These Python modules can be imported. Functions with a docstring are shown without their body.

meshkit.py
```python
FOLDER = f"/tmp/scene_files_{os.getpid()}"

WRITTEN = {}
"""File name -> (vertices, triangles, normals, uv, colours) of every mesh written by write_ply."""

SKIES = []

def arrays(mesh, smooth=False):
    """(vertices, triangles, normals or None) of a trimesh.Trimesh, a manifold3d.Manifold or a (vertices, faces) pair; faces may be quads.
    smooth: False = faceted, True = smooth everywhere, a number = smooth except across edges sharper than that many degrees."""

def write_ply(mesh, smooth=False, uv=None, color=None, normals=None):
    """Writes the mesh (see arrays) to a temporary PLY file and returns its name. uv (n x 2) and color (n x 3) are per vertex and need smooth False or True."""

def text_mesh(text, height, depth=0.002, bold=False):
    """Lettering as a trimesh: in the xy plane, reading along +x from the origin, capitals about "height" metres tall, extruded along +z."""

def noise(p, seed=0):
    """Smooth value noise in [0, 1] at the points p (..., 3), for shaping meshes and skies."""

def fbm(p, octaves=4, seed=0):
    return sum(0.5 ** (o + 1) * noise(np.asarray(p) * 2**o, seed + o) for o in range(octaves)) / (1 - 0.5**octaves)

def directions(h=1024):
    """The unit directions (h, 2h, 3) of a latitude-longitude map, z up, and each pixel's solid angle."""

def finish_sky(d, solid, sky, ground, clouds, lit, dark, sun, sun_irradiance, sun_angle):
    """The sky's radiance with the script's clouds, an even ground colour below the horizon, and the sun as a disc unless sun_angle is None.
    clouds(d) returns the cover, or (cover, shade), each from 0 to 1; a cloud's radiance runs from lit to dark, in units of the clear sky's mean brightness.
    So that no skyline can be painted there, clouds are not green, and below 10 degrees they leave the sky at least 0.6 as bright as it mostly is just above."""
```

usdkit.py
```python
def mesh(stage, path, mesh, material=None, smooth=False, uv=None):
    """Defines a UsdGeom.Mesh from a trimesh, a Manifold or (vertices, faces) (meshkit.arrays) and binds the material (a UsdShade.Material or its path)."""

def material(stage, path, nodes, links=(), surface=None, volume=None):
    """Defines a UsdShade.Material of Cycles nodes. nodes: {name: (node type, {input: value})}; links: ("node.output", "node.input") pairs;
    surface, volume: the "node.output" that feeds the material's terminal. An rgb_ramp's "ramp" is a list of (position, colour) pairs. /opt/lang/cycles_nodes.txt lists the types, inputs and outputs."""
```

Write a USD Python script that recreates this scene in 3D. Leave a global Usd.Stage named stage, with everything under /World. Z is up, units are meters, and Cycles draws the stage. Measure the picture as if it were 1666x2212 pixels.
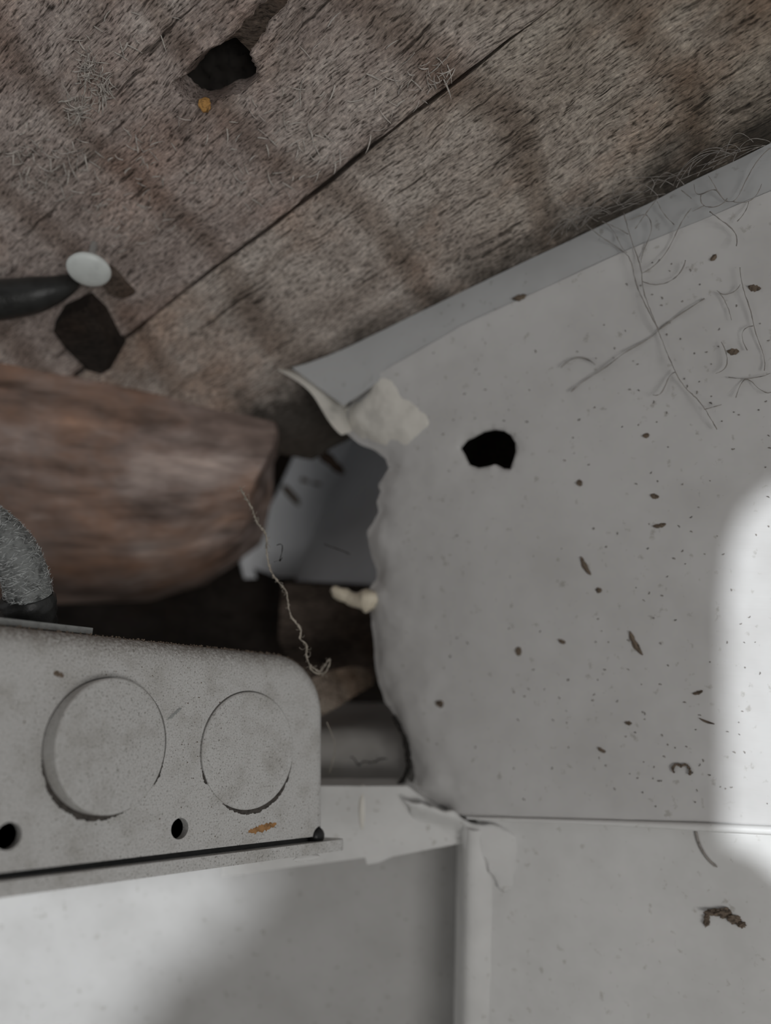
import math, random
import numpy as np, trimesh, manifold3d as m3d, shapely
from shapely.geometry import Polygon, LineString
from scipy.spatial import Delaunay
from pxr import Gf, Sdf, Usd, UsdGeom, UsdLux, UsdShade
import usdkit
from meshkit import noise, fbm

# ------------------------------------------------------------------ camera, sky, sun, exposure
# Working unit below is the millimetre; everything is written to the stage in metres, CAM_Z above the floor.
W_, H_, FP = 1666, 2212, 1662.0
CAM_Z = 1.5
stage = Usd.Stage.CreateInMemory()
UsdGeom.SetStageUpAxis(stage, "Z"); UsdGeom.SetStageMetersPerUnit(stage, 1.0)
UsdGeom.Xform.Define(stage, "/World"); UsdGeom.Scope.Define(stage, "/World/Looks")
cam = UsdGeom.Camera.Define(stage, "/World/camera")
cam.CreateFocalLengthAttr(6.8); cam.CreateHorizontalApertureAttr(6.8 * W_ / FP); cam.CreateVerticalApertureAttr(6.8 * H_ / FP)
cam.CreateClippingRangeAttr(Gf.Vec2f(0.01, 100))
cam.CreateFStopAttr(1.65); cam.CreateFocusDistanceAttr(0.163)
cam.CreateExposureAttr(0.0)
cam.AddTranslateOp().Set(Gf.Vec3d(0, 0, CAM_Z)); cam.AddRotateXOp().Set(90)

SUN = np.array([0.34, 0.88, -0.33]); SUN /= np.linalg.norm(SUN)      # the way the sunlight travels
def light(kind, name, **kw):
    l = kind.Define(stage, "/World/" + name)
    for k, v in kw.items(): getattr(l, f"Create{k}Attr")(v)
    return l
def aim(l, pos, d):
    z = -np.asarray(d, float) / np.linalg.norm(d); x = np.cross([0, 0, 1.0], z); x /= np.linalg.norm(x); y = np.cross(z, x)
    m = np.eye(4); m[0, :3], m[1, :3], m[2, :3], m[3, :3] = x, y, z, pos
    l.AddTransformOp().Set(Gf.Matrix4d(m.tolist()))
dome = light(UsdLux.DomeLight, "sky", Intensity=0.10, Color=Gf.Vec3f(0.97, 0.98, 1.0))
sun = light(UsdLux.DistantLight, "sun", Intensity=0.82, Angle=0.5, Normalize=True, Color=Gf.Vec3f(0.92, 0.96, 1.0))
aim(sun, (0, -2, 3), SUN)
fill_left = light(UsdLux.RectLight, "added_fill_left", Intensity=1.0, Width=0.4, Height=0.4, Color=Gf.Vec3f(1.0, 0.985, 0.965))  # added fill lamp on the left, no window is known there
aim(fill_left, (-0.75, -0.36, CAM_Z - 0.2), (1.0, 0.65, 0.26))
key_right = light(UsdLux.RectLight, "added_key_right", Intensity=5.6, Width=0.36, Height=0.3, Color=Gf.Vec3f(1.0, 0.985, 0.965))  # added main lamp at right, out of view, with no doorway behind it
aim(key_right, (0.3, -0.55, CAM_Z - 0.13), (-0.4, 1.0, 0.18))

# ------------------------------------------------------------------ helpers
def ray(px, py): return np.array([(px - 833) / FP, 1.0, (1106 - py) / FP])
def at(px, py, d): return ray(px, py) * d
def plane3(pts): return np.linalg.solve(np.array([at(*p) for p in pts]), np.ones(3))
def hit(n, px, py): r = ray(px, py); return r / (n @ r)
def M3(v):
    v = np.asarray(v, float) / 1000.0; v = v.copy(); v[..., 2] += CAM_Z; return v
used = {}
def numbered(parent, name):
    k = used.get((parent, name), 0); used[(parent, name)] = k + 1
    return f"{parent}/{name}" + (f"_{k:03d}" if k else "")
def tag(prim, label=None, cat=None, group=None, kind=None):
    p = prim.GetPrim() if hasattr(prim, "GetPrim") else prim
    for k, v in (("label", label), ("category", cat), ("group", group), ("kind", kind)):
        if v: p.SetCustomDataByKey(k, v)
    return p
def thing(name, label, cat, group=None, kind=None):
    x = UsdGeom.Xform.Define(stage, numbered("/World", name)); return tag(x, label, cat, group, kind)
def obj(name, mesh, mat, parent=None, smooth=35, label=None, cat=None, group=None, kind=None, world=True):
    """One Mesh prim; mesh in camera millimetres."""
    if hasattr(mesh, "to_mesh"):
        m = mesh.to_mesh(); mesh = trimesh.Trimesh(m.vert_properties[:, :3], m.tri_verts, process=False)
    if isinstance(mesh, tuple): mesh = trimesh.Trimesh(mesh[0], mesh[1], process=False)
    mesh = trimesh.Trimesh(M3(mesh.vertices) if world else np.asarray(mesh.vertices) / 1000.0, mesh.faces, process=False)
    path = numbered(str(parent.GetPath()) if parent is not None else "/World", name)
    p = usdkit.mesh(stage, path, mesh, MAT[mat], smooth=smooth).GetPrim()
    return tag(p, label, cat, group, kind)
def frame_xf(prim, O, X, Y, Z):
    """Gives a prim the local frame O (mm), X, Y, Z."""
    m = np.eye(4); m[0, :3], m[1, :3], m[2, :3] = X, Y, Z; m[3, :3] = M3(O)
    UsdGeom.Xformable(prim).AddTransformOp().Set(Gf.Matrix4d(m.tolist()))
def unit(v): v = np.asarray(v, float); return v / np.linalg.norm(v)

def resample(ring, ds):
    ring = np.asarray(ring, float); out = []
    for a, b in zip(ring, np.roll(ring, -1, 0)):
        n = max(1, int(np.ceil(np.linalg.norm(b - a) / ds))); out += [a + (b - a) * k / n for k in range(n)]
    return np.array(out)
def triangulate(poly, ds, inner=None, coarse=None, seed=1):
    """Points and triangles filling a shapely polygon; inner: box (x0,y0,x1,y1) meshed at ds, the rest at coarse."""
    rng = np.random.default_rng(seed); x0, y0, x1, y1 = poly.bounds
    ix0, iy0, ix1, iy1 = inner or poly.bounds
    rings = [np.array(poly.exterior.coords)[:-1]] + [np.array(h.coords)[:-1] for h in poly.interiors]
    B = []
    for r in rings:
        for p in resample(r, ds):
            B.append(p)
    B = np.array(B)
    gx, gy = np.meshgrid(np.arange(max(x0, ix0), min(x1, ix1), ds), np.arange(max(y0, iy0), min(y1, iy1), ds))
    G = np.stack([gx.ravel(), gy.ravel()], 1) + rng.uniform(-.25, .25, (gx.size, 2)) * ds
    if coarse:
        hx, hy = np.meshgrid(np.arange(x0, x1, coarse), np.arange(y0, y1, coarse)); Hc = np.stack([hx.ravel(), hy.ravel()], 1)
        Hc = Hc[~((Hc[:, 0] > ix0 - ds) & (Hc[:, 0] < ix1 + ds) & (Hc[:, 1] > iy0 - ds) & (Hc[:, 1] < iy1 + ds))]
        G = np.vstack([G, Hc])
    G = G[shapely.contains_xy(poly.buffer(-ds * .45), G[:, 0], G[:, 1])]
    P = np.vstack([B, G]); T = Delaunay(P).simplices
    c = P[T].mean(1); T = T[shapely.contains_xy(poly, c[:, 0], c[:, 1])]
    a, b, c = P[T[:, 0]], P[T[:, 1]], P[T[:, 2]]
    area = (b[:, 0] - a[:, 0]) * (c[:, 1] - a[:, 1]) - (b[:, 1] - a[:, 1]) * (c[:, 0] - a[:, 0])
    T = T[np.abs(area) > 1e-9]; area = area[np.abs(area) > 1e-9]
    T[area < 0] = T[area < 0][:, ::-1]
    return P, T
def thicken(P3, T, back):
    """Closes a sheet: front P3/T, back points given, side walls along its open edges."""
    e = np.vstack([T[:, [0, 1]], T[:, [1, 2]], T[:, [2, 0]]]); s = np.sort(e, 1)
    _, idx, cnt = np.unique(s, axis=0, return_index=True, return_counts=True)
    b = e[idx[cnt == 1]]; n = len(P3)
    F = np.vstack([T, T[:, ::-1] + n, np.stack([b[:, 1], b[:, 0], b[:, 0] + n], 1), np.stack([b[:, 1], b[:, 0] + n, b[:, 1] + n], 1)])
    return trimesh.Trimesh(np.vstack([P3, back]), F, process=False)
def tube(pts, r, sides=8, caps=True, jitter=0, seed=0):
    pts = np.asarray(pts, float); n = len(pts); r = np.broadcast_to(np.asarray(r, float), (n,))
    t = np.gradient(pts, axis=0); t /= np.maximum(np.linalg.norm(t, axis=1, keepdims=True), 1e-9)
    u = np.cross(t[0], [0.31, 0.2, 0.93]); u /= np.linalg.norm(u); V = []
    rng = np.random.default_rng(seed); a = np.linspace(0, 2 * np.pi, sides, endpoint=False)
    for k in range(n):
        u = u - t[k] * (u @ t[k]); u /= np.linalg.norm(u); w = np.cross(t[k], u)
        rr = r[k] * (1 + jitter * rng.uniform(-1, 1, sides)) if jitter else np.full(sides, r[k])
        V.append(pts[k] + rr[:, None] * (np.cos(a)[:, None] * u + np.sin(a)[:, None] * w))
    V = np.vstack(V); Fs = []
    for k in range(n - 1):
        for j in range(sides):
            p, q = k * sides + j, k * sides + (j + 1) % sides
            Fs += [[p, q, q + sides], [p, q + sides, p + sides]]
    if caps:
        V = np.vstack([V, pts[0], pts[-1]]); c0, c1 = len(V) - 2, len(V) - 1
        for j in range(sides):
            Fs += [[c0, (j + 1) % sides, j], [c1, (n - 1) * sides + j, (n - 1) * sides + (j + 1) % sides]]
    return trimesh.Trimesh(V, np.array(Fs), process=False)
def spline(pts, n):
    from scipy.interpolate import CubicSpline
    pts = np.asarray(pts, float); s = np.r_[0, np.cumsum(np.linalg.norm(np.diff(pts, axis=0), axis=1))]
    return CubicSpline(s, pts)(np.linspace(0, s[-1], n))
def cat(ms): return trimesh.util.concatenate(ms)
def blob(center, r, X=(1, 0, 0), Y=(0, 1, 0), Z=(0, 0, 1), seed=0, amp=.25, sub=3, freq=1.2):
    s = trimesh.creation.icosphere(sub); v = s.vertices * (1 + amp * (fbm(s.vertices * freq + 7.3 * seed + 20, 3, seed)[:, None] * 2 - 1))
    B = np.array([unit(X), unit(Y), unit(Z)]); return trimesh.Trimesh(np.asarray(center) + (v * np.asarray(r)) @ B, s.faces, process=False)
def to_manifold(t): return m3d.Manifold(m3d.Mesh(np.asarray(t.vertices, np.float32), np.asarray(t.faces, np.uint32)))

# ------------------------------------------------------------------ materials (object coordinates are metres)
MAT = {}
def mat(name, nodes, links, surface="p.BSDF"):
    MAT[name] = usdkit.material(stage, "/World/Looks/" + name, nodes, links, surface=surface)
def plain(name, col, rough=.5, var=.12, scale=300, bump=.0, bscale=1500, spec=.4, metallic=0, dark=None):
    d = dark or tuple(c * (1 - var * 2) for c in col); l = tuple(min(1, c * (1 + var * .6)) for c in col)
    n = {"tc": ("texture_coordinate", {}), "n": ("noise_texture", {"scale": scale, "detail": 5, "roughness": .6}),
         "r": ("rgb_ramp", {"ramp": [(.3, d), (.5, col), (.75, l)]}),
         "p": ("principled_bsdf", {"roughness": rough, "specular_ior_level": spec, "metallic": metallic})}
    L = [("tc.object", "n.vector"), ("n.fac", "r.fac"), ("r.color", "p.base_color")]
    if bump:
        n |= {"bn": ("noise_texture", {"scale": bscale, "detail": 4}), "b": ("bump", {"strength": .6, "distance": bump})}
        L += [("tc.object", "bn.vector"), ("bn.fac", "b.height"), ("b.normal", "p.normal")]
    mat(name, n, L)
def white_vinyl(name, base, tint):
    n = {"tc": ("texture_coordinate", {}),
         "n1": ("noise_texture", {"scale": 45, "detail": 4, "roughness": .6}), "r1": ("rgb_ramp", {"ramp": [(.32, tint), (.6, base)]}),
         "n2": ("noise_texture", {"scale": 420, "detail": 3, "roughness": .55}), "r2": ("rgb_ramp", {"ramp": [(.27, (.55, .52, .47)), (.36, (1, 1, 1))]}),
         "m": ("mix", {"mix_type": "multiply", "fac": .55}),
         "mp": ("mapping", {"scale": (60, 60, 1100)}), "n3": ("noise_texture", {"scale": 1, "detail": 3}),
         "b": ("bump", {"strength": .25, "distance": .00012}),
         "p": ("principled_bsdf", {"roughness": .5, "specular_ior_level": .35})}
    L = [("tc.object", "n1.vector"), ("n1.fac", "r1.fac"), ("tc.object", "n2.vector"), ("n2.fac", "r2.fac"), ("r1.color", "m.color1"), ("r2.color", "m.color2"),
         ("m.color", "p.base_color"), ("tc.object", "mp.vector"), ("mp.vector", "n3.vector"), ("n3.fac", "b.height"), ("b.normal", "p.normal")]
    mat(name, n, L)
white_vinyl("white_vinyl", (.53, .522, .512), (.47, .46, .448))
white_vinyl("shaded_flange", (.42, .424, .424), (.37, .372, .37))  # greyer copy of the vinyl carries the flange's shading
white_vinyl("shaded_white", (.43, .423, .412), (.38, .372, .36))  # white darkened for wall_left: its shadow is put into the colour
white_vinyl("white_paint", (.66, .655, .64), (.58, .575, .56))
white_vinyl("grubby_white", (.50, .49, .47), (.40, .385, .36))
def wood(name, c_lo, c_mid, c_hi, red, stain=False, fib=(430, 2500), crack=(40, 800), mott=1100, bump=.0006, rings=True, contrast=1.0, red_on=(.5, .7), shade_tint=False):
    """Weathered sawn wood; the grain runs along the object's x."""
    n, L = {}, []
    def add(k, kind, **kw): n[k] = (kind, kw); return k
    k0 = lambda v: tuple(1 - (1 - c) * contrast for c in v)
    add("tc", "texture_coordinate"); add("dn", "noise_texture", scale=75, detail=3); add("dm", "vector_math", math_type="scale", scale=.0032); add("ds", "vector_math", math_type="add")
    L += [("tc.object", "dn.vector"), ("dn.color", "dm.vector1"), ("tc.object", "ds.vector1"), ("dm.vector", "ds.vector2")]
    def layer(k, scale, ramp, detail=4, rough=.6, src="ds.vector", offs=(0, 0, 0)):
        add(k + "m", "mapping", scale=scale, location=offs); add(k + "n", "noise_texture", scale=1, detail=detail, roughness=rough); add(k + "r", "rgb_ramp", ramp=ramp)
        L.extend([(src, k + "m.vector"), (k + "m.vector", k + "n.vector"), (k + "n.fac", k + "r.fac")]); return k + "r.color"
    base = layer("a", (30, 75, 75), [(.30, c_lo), (.47, c_mid), (.62, c_hi), (.8, tuple(c * 1.12 for c in c_hi))], 6, .65)
    redm = layer("b", (22, 30, 30), [(red_on[0], (0, 0, 0)), (red_on[1], (.8, .8, .8))], 5, .62, offs=(3, 7, 1))
    add("mr", "mix", mix_type="mix", color2=red); L.extend([(redm, "mr.fac"), (base, "mr.color1")]); last = "mr.color"
    masks = [layer("f", (fib[0], fib[1], fib[1]), [(.34, k0((.25, .24, .23))), (.46, k0((.95, .95, .95))), (.58, (1.12, 1.12, 1.12)), (.72, (1.55, 1.54, 1.51))], 3, .55),
             layer("c", (crack[0], crack[1], crack[1]), [(.30, k0((.28, .27, .26))), (.38, (1, 1, 1))], 3, .5, offs=(5, 2, 9)),
             layer("g", (mott, mott, mott), [(.30, k0((.68, .67, .66))), (.5, (1, 1, 1)), (.72, (1.25, 1.25, 1.24))], 3, .6, src="tc.object"),
             layer("h", (45, 170, 170), [(.32, k0((.66, .64, .62))), (.5, (1, 1, 1))], 5, .68, offs=(1, 1, 4))]
    if rings:
        add("w", "wave_texture", wave_type="bands", bands_direction="x", scale=9, distortion=5, detail=2, detail_scale=1.2, detail_roughness=.5); add("wr", "rgb_ramp", ramp=[(.0, (.66, .62, .59)), (.22, (1, 1, 1))])
        L.extend([("tc.object", "w.vector"), ("w.fac", "wr.fac")]); masks.append("wr.color")
    for q, mk in enumerate(masks):
        add(f"x{q}", "mix", mix_type="multiply", fac=1.0); L.extend([(last, f"x{q}.color1"), (mk, f"x{q}.color2")]); last = f"x{q}.color"
    if shade_tint:  # darkens the right end: shade painted into the boards, with an olive tone
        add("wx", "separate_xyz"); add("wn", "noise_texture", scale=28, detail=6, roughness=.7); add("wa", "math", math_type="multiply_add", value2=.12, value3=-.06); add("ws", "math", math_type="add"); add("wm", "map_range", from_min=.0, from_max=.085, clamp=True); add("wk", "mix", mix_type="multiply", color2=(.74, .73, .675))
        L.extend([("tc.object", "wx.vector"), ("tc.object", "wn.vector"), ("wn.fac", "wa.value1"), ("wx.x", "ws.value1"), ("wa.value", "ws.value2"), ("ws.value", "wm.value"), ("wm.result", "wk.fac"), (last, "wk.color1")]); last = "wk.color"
    if stain:        # grime along the board's edge: local y from .. to (metres), ragged
        add("sp", "separate_xyz"); add("sn", "noise_texture", scale=70, detail=6, roughness=.72); add("sa", "math", math_type="multiply_add", value2=.040, value3=-.020); add("ss", "math", math_type="add")
        add("sx", "math", math_type="multiply_add", value2=-.035); add("sm", "map_range", from_min=.031, from_max=.0445, clamp=True); add("sk", "math", math_type="multiply", value2=.9); add("smx", "mix", mix_type="mix", color2=(.03, .026, .021))
        L.extend([("tc.object", "sp.vector"), ("tc.object", "sn.vector"), ("sn.fac", "sa.value1"), ("sp.y", "ss.value1"), ("sa.value", "ss.value2"), ("sp.x", "sx.value1"), ("ss.value", "sx.value3"), ("sx.value", "sm.value"), ("sm.result", "sk.value1"), ("sk.value", "smx.fac"), (last, "smx.color1")]); last = "smx.color"
    add("h1", "math", math_type="multiply_add", value2=.5); add("bp", "bump", strength=1.0, distance=bump); add("p", "principled_bsdf", roughness=.85, specular_ior_level=.25)
    L.extend([("fn.fac", "h1.value3"), ("cn.fac", "h1.value1"), ("h1.value", "bp.height"), ("bp.normal", "p.normal"), (last, "p.base_color")]); mat(name, n, L)
wood("plank_wood", (.29, .235, .212), (.425, .358, .328), (.53, .465, .43), (.44, .305, .25), shade_tint=True)
wood("plank_wood_grimy", (.30, .25, .218), (.43, .372, .332), (.545, .485, .44), (.45, .31, .235), stain=True, shade_tint=True)
wood("joist_wood", (.13, .095, .08), (.26, .197, .172), (.37, .30, .272), (.36, .205, .135), fib=(22, 130), crack=(9, 90), mott=60, bump=.0003, rings=False, contrast=.6, red_on=(.45, .66))
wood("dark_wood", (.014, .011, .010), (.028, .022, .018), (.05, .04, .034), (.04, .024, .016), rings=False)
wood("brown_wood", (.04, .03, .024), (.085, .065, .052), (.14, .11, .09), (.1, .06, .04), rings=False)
wood("lath_wood", (.14, .11, .08), (.24, .19, .15), (.33, .28, .23), (.25, .16, .10), rings=False)
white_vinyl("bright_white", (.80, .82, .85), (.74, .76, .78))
plain("black_backing", (.012, .011, .010), .95, .2, 400)
plain("black_rubber", (.028, .029, .028), .42, .3, 160, .0002, 900)
plain("black_debris", (.014, .012, .010), .9, .3, 500)
plain("nail_white", (.74, .78, .76), .4, .05, 300)
plain("nail_shank", (.55, .56, .55), .35, .1, 300, metallic=.6)
plain("caulk", (.66, .635, .58), .55, .13, 130, .0006, 260)
plain("caulk_cream", (.70, .63, .50), .5, .12, 160, .0005, 300)
plain("cable_grey", (.20, .21, .205), .6, .35, 500, .0006, 1500)
plain("cable_fuzz", (.52, .54, .535), .55, .4, 900)
plain("cobweb", (.27, .25, .23), .8, .25, 900)
plain("dust_thread", (.40, .36, .30), .8, .3, 900)
plain("chip", (.15, .115, .085), .85, .4, 900, .0003, 2000)
plain("speck", (.27, .25, .23), .85, .35, 900)
plain("splinter", (.50, .46, .42), .8, .3, 900)
plain("cocoon", (.50, .27, .085), .8, .35, 900, .0008, 1800)
plain("rust", (.36, .19, .075), .8, .35, 700, .0002, 2000)
plain("dirt_shade", (.07, .062, .055), .9, .35, 900)
plain("scuff", (.30, .31, .30), .7, .15, 700)
plain("ground", (.20, .19, .17), .9, .2, 6)
plain("sun_mask_board", (.42, .41, .40), .8, .15, 8)
plain("screw_dark", (.03, .03, .03), .35, .3, 700, metallic=.5)
# painted steel of the box: fine dark grit, dusty towards the top edge
n = {"tc": ("texture_coordinate", {}), "n": ("noise_texture", {"scale": 2600, "detail": 3, "roughness": .6}), "r": ("rgb_ramp", {"ramp": [(.30, (.20, .19, .17)), (.42, (.50, .495, .48)), (.7, (.60, .595, .58))]}),
     "n2": ("noise_texture", {"scale": 120, "detail": 4, "roughness": .65}), "r2": ("rgb_ramp", {"ramp": [(.30, (.72, .70, .67)), (.52, (1, 1, 1))]}), "m": ("mix", {"mix_type": "multiply", "fac": .8}),
     "sp": ("separate_xyz", {}), "mr": ("map_range", {"from_min": .0140, "from_max": .0212, "clamp": True}), "pw": ("math", {"math_type": "power", "value2": 1.6}),
     "dn": ("noise_texture", {"scale": 1700, "detail": 4, "roughness": .7}), "dr": ("rgb_ramp", {"ramp": [(.36, (0, 0, 0)), (.56, (1, 1, 1))]}), "dm": ("math", {"math_type": "multiply"}), "dust": ("mix", {"mix_type": "mix", "color2": (.15, .13, .11)}),
     "b": ("bump", {"strength": .5, "distance": .00018}), "p": ("principled_bsdf", {"roughness": .46, "specular_ior_level": .45})}
mat("box_steel", n, [("tc.object", "n.vector"), ("n.fac", "r.fac"), ("tc.object", "n2.vector"), ("n2.fac", "r2.fac"), ("r.color", "m.color1"), ("r2.color", "m.color2"),
    ("tc.object", "sp.vector"), ("sp.y", "mr.value"), ("mr.result", "pw.value1"), ("tc.object", "dn.vector"), ("dn.fac", "dr.fac"), ("dr.color", "dm.value1"), ("pw.value", "dm.value2"),
    ("m.color", "dust.color1"), ("dm.value", "dust.fac"), ("dust.color", "p.base_color"), ("n.fac", "b.height"), ("b.normal", "p.normal")])

# ------------------------------------------------------------------ the planes of the place
C = np.array([.00042, .00391, .00384])                                   # underside of the boards: C.p = 1
Wp = plane3([(1666, 310, hit(C, 1666, 310)[1]), (640, 800, hit(C, 640, 800)[1]), (1020, 1765, 200)])   # the white panel on the right
nC = -unit(C); nW = -unit(Wp)                                             # towards the camera side
wO = hit(Wp, 1200, 1106); wX = unit(np.cross([0, 0, 1.0], -nW)); wX = wX if wX[0] > 0 else -wX; wY = unit(np.cross(nW, wX)); wY = wY if wY[2] > 0 else -wY
def w2(px, py): q = hit(Wp, px, py) - wO; return np.array([q @ wX, q @ wY])
def w3(xy, h=0): xy = np.asarray(xy, float); return wO + xy[..., :1] * wX + xy[..., 1:2] * wY + np.asarray(h)[..., None] * nW
s0, s1 = hit(C, 1240, 0), hit(C, 180, 810)
cX = unit(s0 - s1); cY = unit(np.cross(-nC, cX)); cO = hit(C, 700, 400)
if (hit(C, 1100, 500) - cO) @ cY < 0: cY = -cY
cZ = nC
def c2(px, py): q = hit(C, px, py) - cO; return np.array([q @ cX, q @ cY])
def c3(x, y, h=0): return cO + x * cX + y * cY + h * cZ

# ------------------------------------------------------------------ ceiling of boards
ceiling = thing("ceiling", "weathered grey-brown board ceiling above the white panel and junction box", "ceiling", kind="structure")
CZsgn = np.sign(np.cross(cX, cY) @ cZ)
gouge = Polygon([c2(*p) for p in [(384, 184), (418, 146), (448, 118), (505, 94), (535, 125), (548, 165), (520, 192), (482, 204), (448, 222), (410, 216)]]).buffer(.5)
chan = Polygon([c2(*p) for p in [(425, 145), (470, 92), (545, 15), (590, -30), (690, -40), (625, 20), (575, 75), (550, 112), (500, 145), (450, 165)]])
crackL = LineString([c2(*p) for p in [(548, 150), (580, 115), (620, 62), (655, 20)]])
def plank_height(X, Y, seed, y0, y1, seamside):
    p = np.stack([X, Y, np.full_like(X, seed * 3.7)], -1)
    h = (fbm(p * [.012, .05, 1], 4, seed) - .5) * 1.6 + (fbm(p * [.10, .45, 1], 3, seed + 9) - .5) * .55
    ring = Y + 14 * fbm(p * [.02, .02, 1], 3, seed + 4) + .0009 * (X - 40) ** 2
    h += .22 * np.sin(X * .20 + 2.2 * np.sin(Y * .05) + 3 * fbm(p * .03, 2, seed + 2)) * fbm(p * .04, 2, seed + 30)
    e = np.minimum(np.abs(Y - y0), np.abs(Y - y1)); wob = 1.0 + .9 * noise(np.stack([X * .12, Y * 0, X * 0], -1), seed)
    h -= .6 * np.exp(-e / (.4 * wob))
    return h
def plank(y0, y1, x0, x1, seed, matn, ds, fine=True, thick=19, label=None, shear=True):
    xs = np.arange(x0, x1 + ds * .5, ds); ys = np.linspace(y0, y1, max(2, int(round((y1 - y0) / ds)) + 1)); X, Y = np.meshgrid(xs, ys, indexing="ij")
    if shear:                                                            # the board's far end follows the joist
        xe = xj0 + xjs * Y; X = np.where(X < 60, xe + (X - x0) * (60 - xe) / (60 - x0), X)
    h = plank_height(X, Y, seed, y0, y1, 0) if fine else np.zeros_like(X)
    Yw = Y.copy()
    if fine:
        w = (fbm(np.stack([X * .05, X * 0, X * 0 + seed], -1), 3, seed + 60) - .5) * 1.3
        Yw += w * np.exp(-np.minimum(np.abs(Y - y0), np.abs(Y - y1)) / 3)
        if seed == 1:
            P = shapely.points(np.stack([X.ravel(), Y.ravel()], 1))
            rag = (fbm(np.stack([X.ravel() * .5, Y.ravel() * .9, X.ravel() * 0], -1), 3, 77) - .5) * 1.6
            dg = np.where(shapely.contains(gouge, P), shapely.distance(gouge.exterior, P), -shapely.distance(gouge, P)) + rag * .5
            dc = np.where(shapely.contains(chan, P), shapely.distance(chan.exterior, P), -shapely.distance(chan, P)) + rag
            near = np.exp(-np.maximum(-dc, 0) / .5)
            dk = shapely.distance(crackL, P)
            h = h - (np.clip(dc / 1.6, 0, 1) * (3.6 + 1.2 * rag)).reshape(X.shape) - (13 * np.clip(dg / 1.2, 0, 1) ** .6 * (1 + .25 * rag)).reshape(X.shape) - (1.6 * np.exp(-(dk / .38) ** 2)).reshape(X.shape)
    nx, ny = X.shape; V = np.stack([X, Yw, h], -1).reshape(-1, 3); Bk = V.copy(); Bk[:, 2] = -thick
    i = np.arange(nx * ny).reshape(nx, ny); a, b, c, d = i[:-1, :-1].ravel(), i[1:, :-1].ravel(), i[1:, 1:].ravel(), i[:-1, 1:].ravel()
    T = np.vstack([np.stack([a, b, c], 1), np.stack([a, c, d], 1)])
    if CZsgn < 0: T = T[:, ::-1]
    # thin out the hidden back: only a border strip and four corners matter
    m = thicken(V, T, Bk) if nx * ny < 4000 else skirt(V, T, i, thick)
    p = obj("plank", m, matn, ceiling, smooth=60, label=label, world=False)
    frame_xf(p, cO, cX, cY, cZ)
    return p
def skirt(V, T, i, thick):
    ring = np.r_[i[:, 0], i[-1, 1:], i[-2::-1, -1], i[0, -2:0:-1]]; n = len(V); B = V[ring].copy(); B[:, 2] = -thick; k = np.arange(len(ring)); k2 = (k + 1) % len(ring)
    c = n + len(ring); F = [T, np.stack([ring[k], n + k2, n + k], 1)[:, ::-1] if False else np.stack([ring[k], n + k, n + k2], 1), np.stack([ring[k], n + k2, ring[k2]], 1), np.stack([n + k, np.full(len(k), c), n + k2], 1)]
    F = np.vstack(F); F[len(T):] = F[len(T):][:, ::-1] if CZsgn > 0 else F[len(T):]
    return trimesh.Trimesh(np.vstack([V, B, [[V[:, 0].mean(), V[:, 1].mean(), -thick]]]), F, process=False)
ja, jb = c2(0, 775), c2(615, 915); xjs = (jb[0] - ja[0]) / (jb[1] - ja[1]); xj0 = ja[0] - xjs * ja[1] - 16; xj = max(ja[0], jb[0]) - 10

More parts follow.
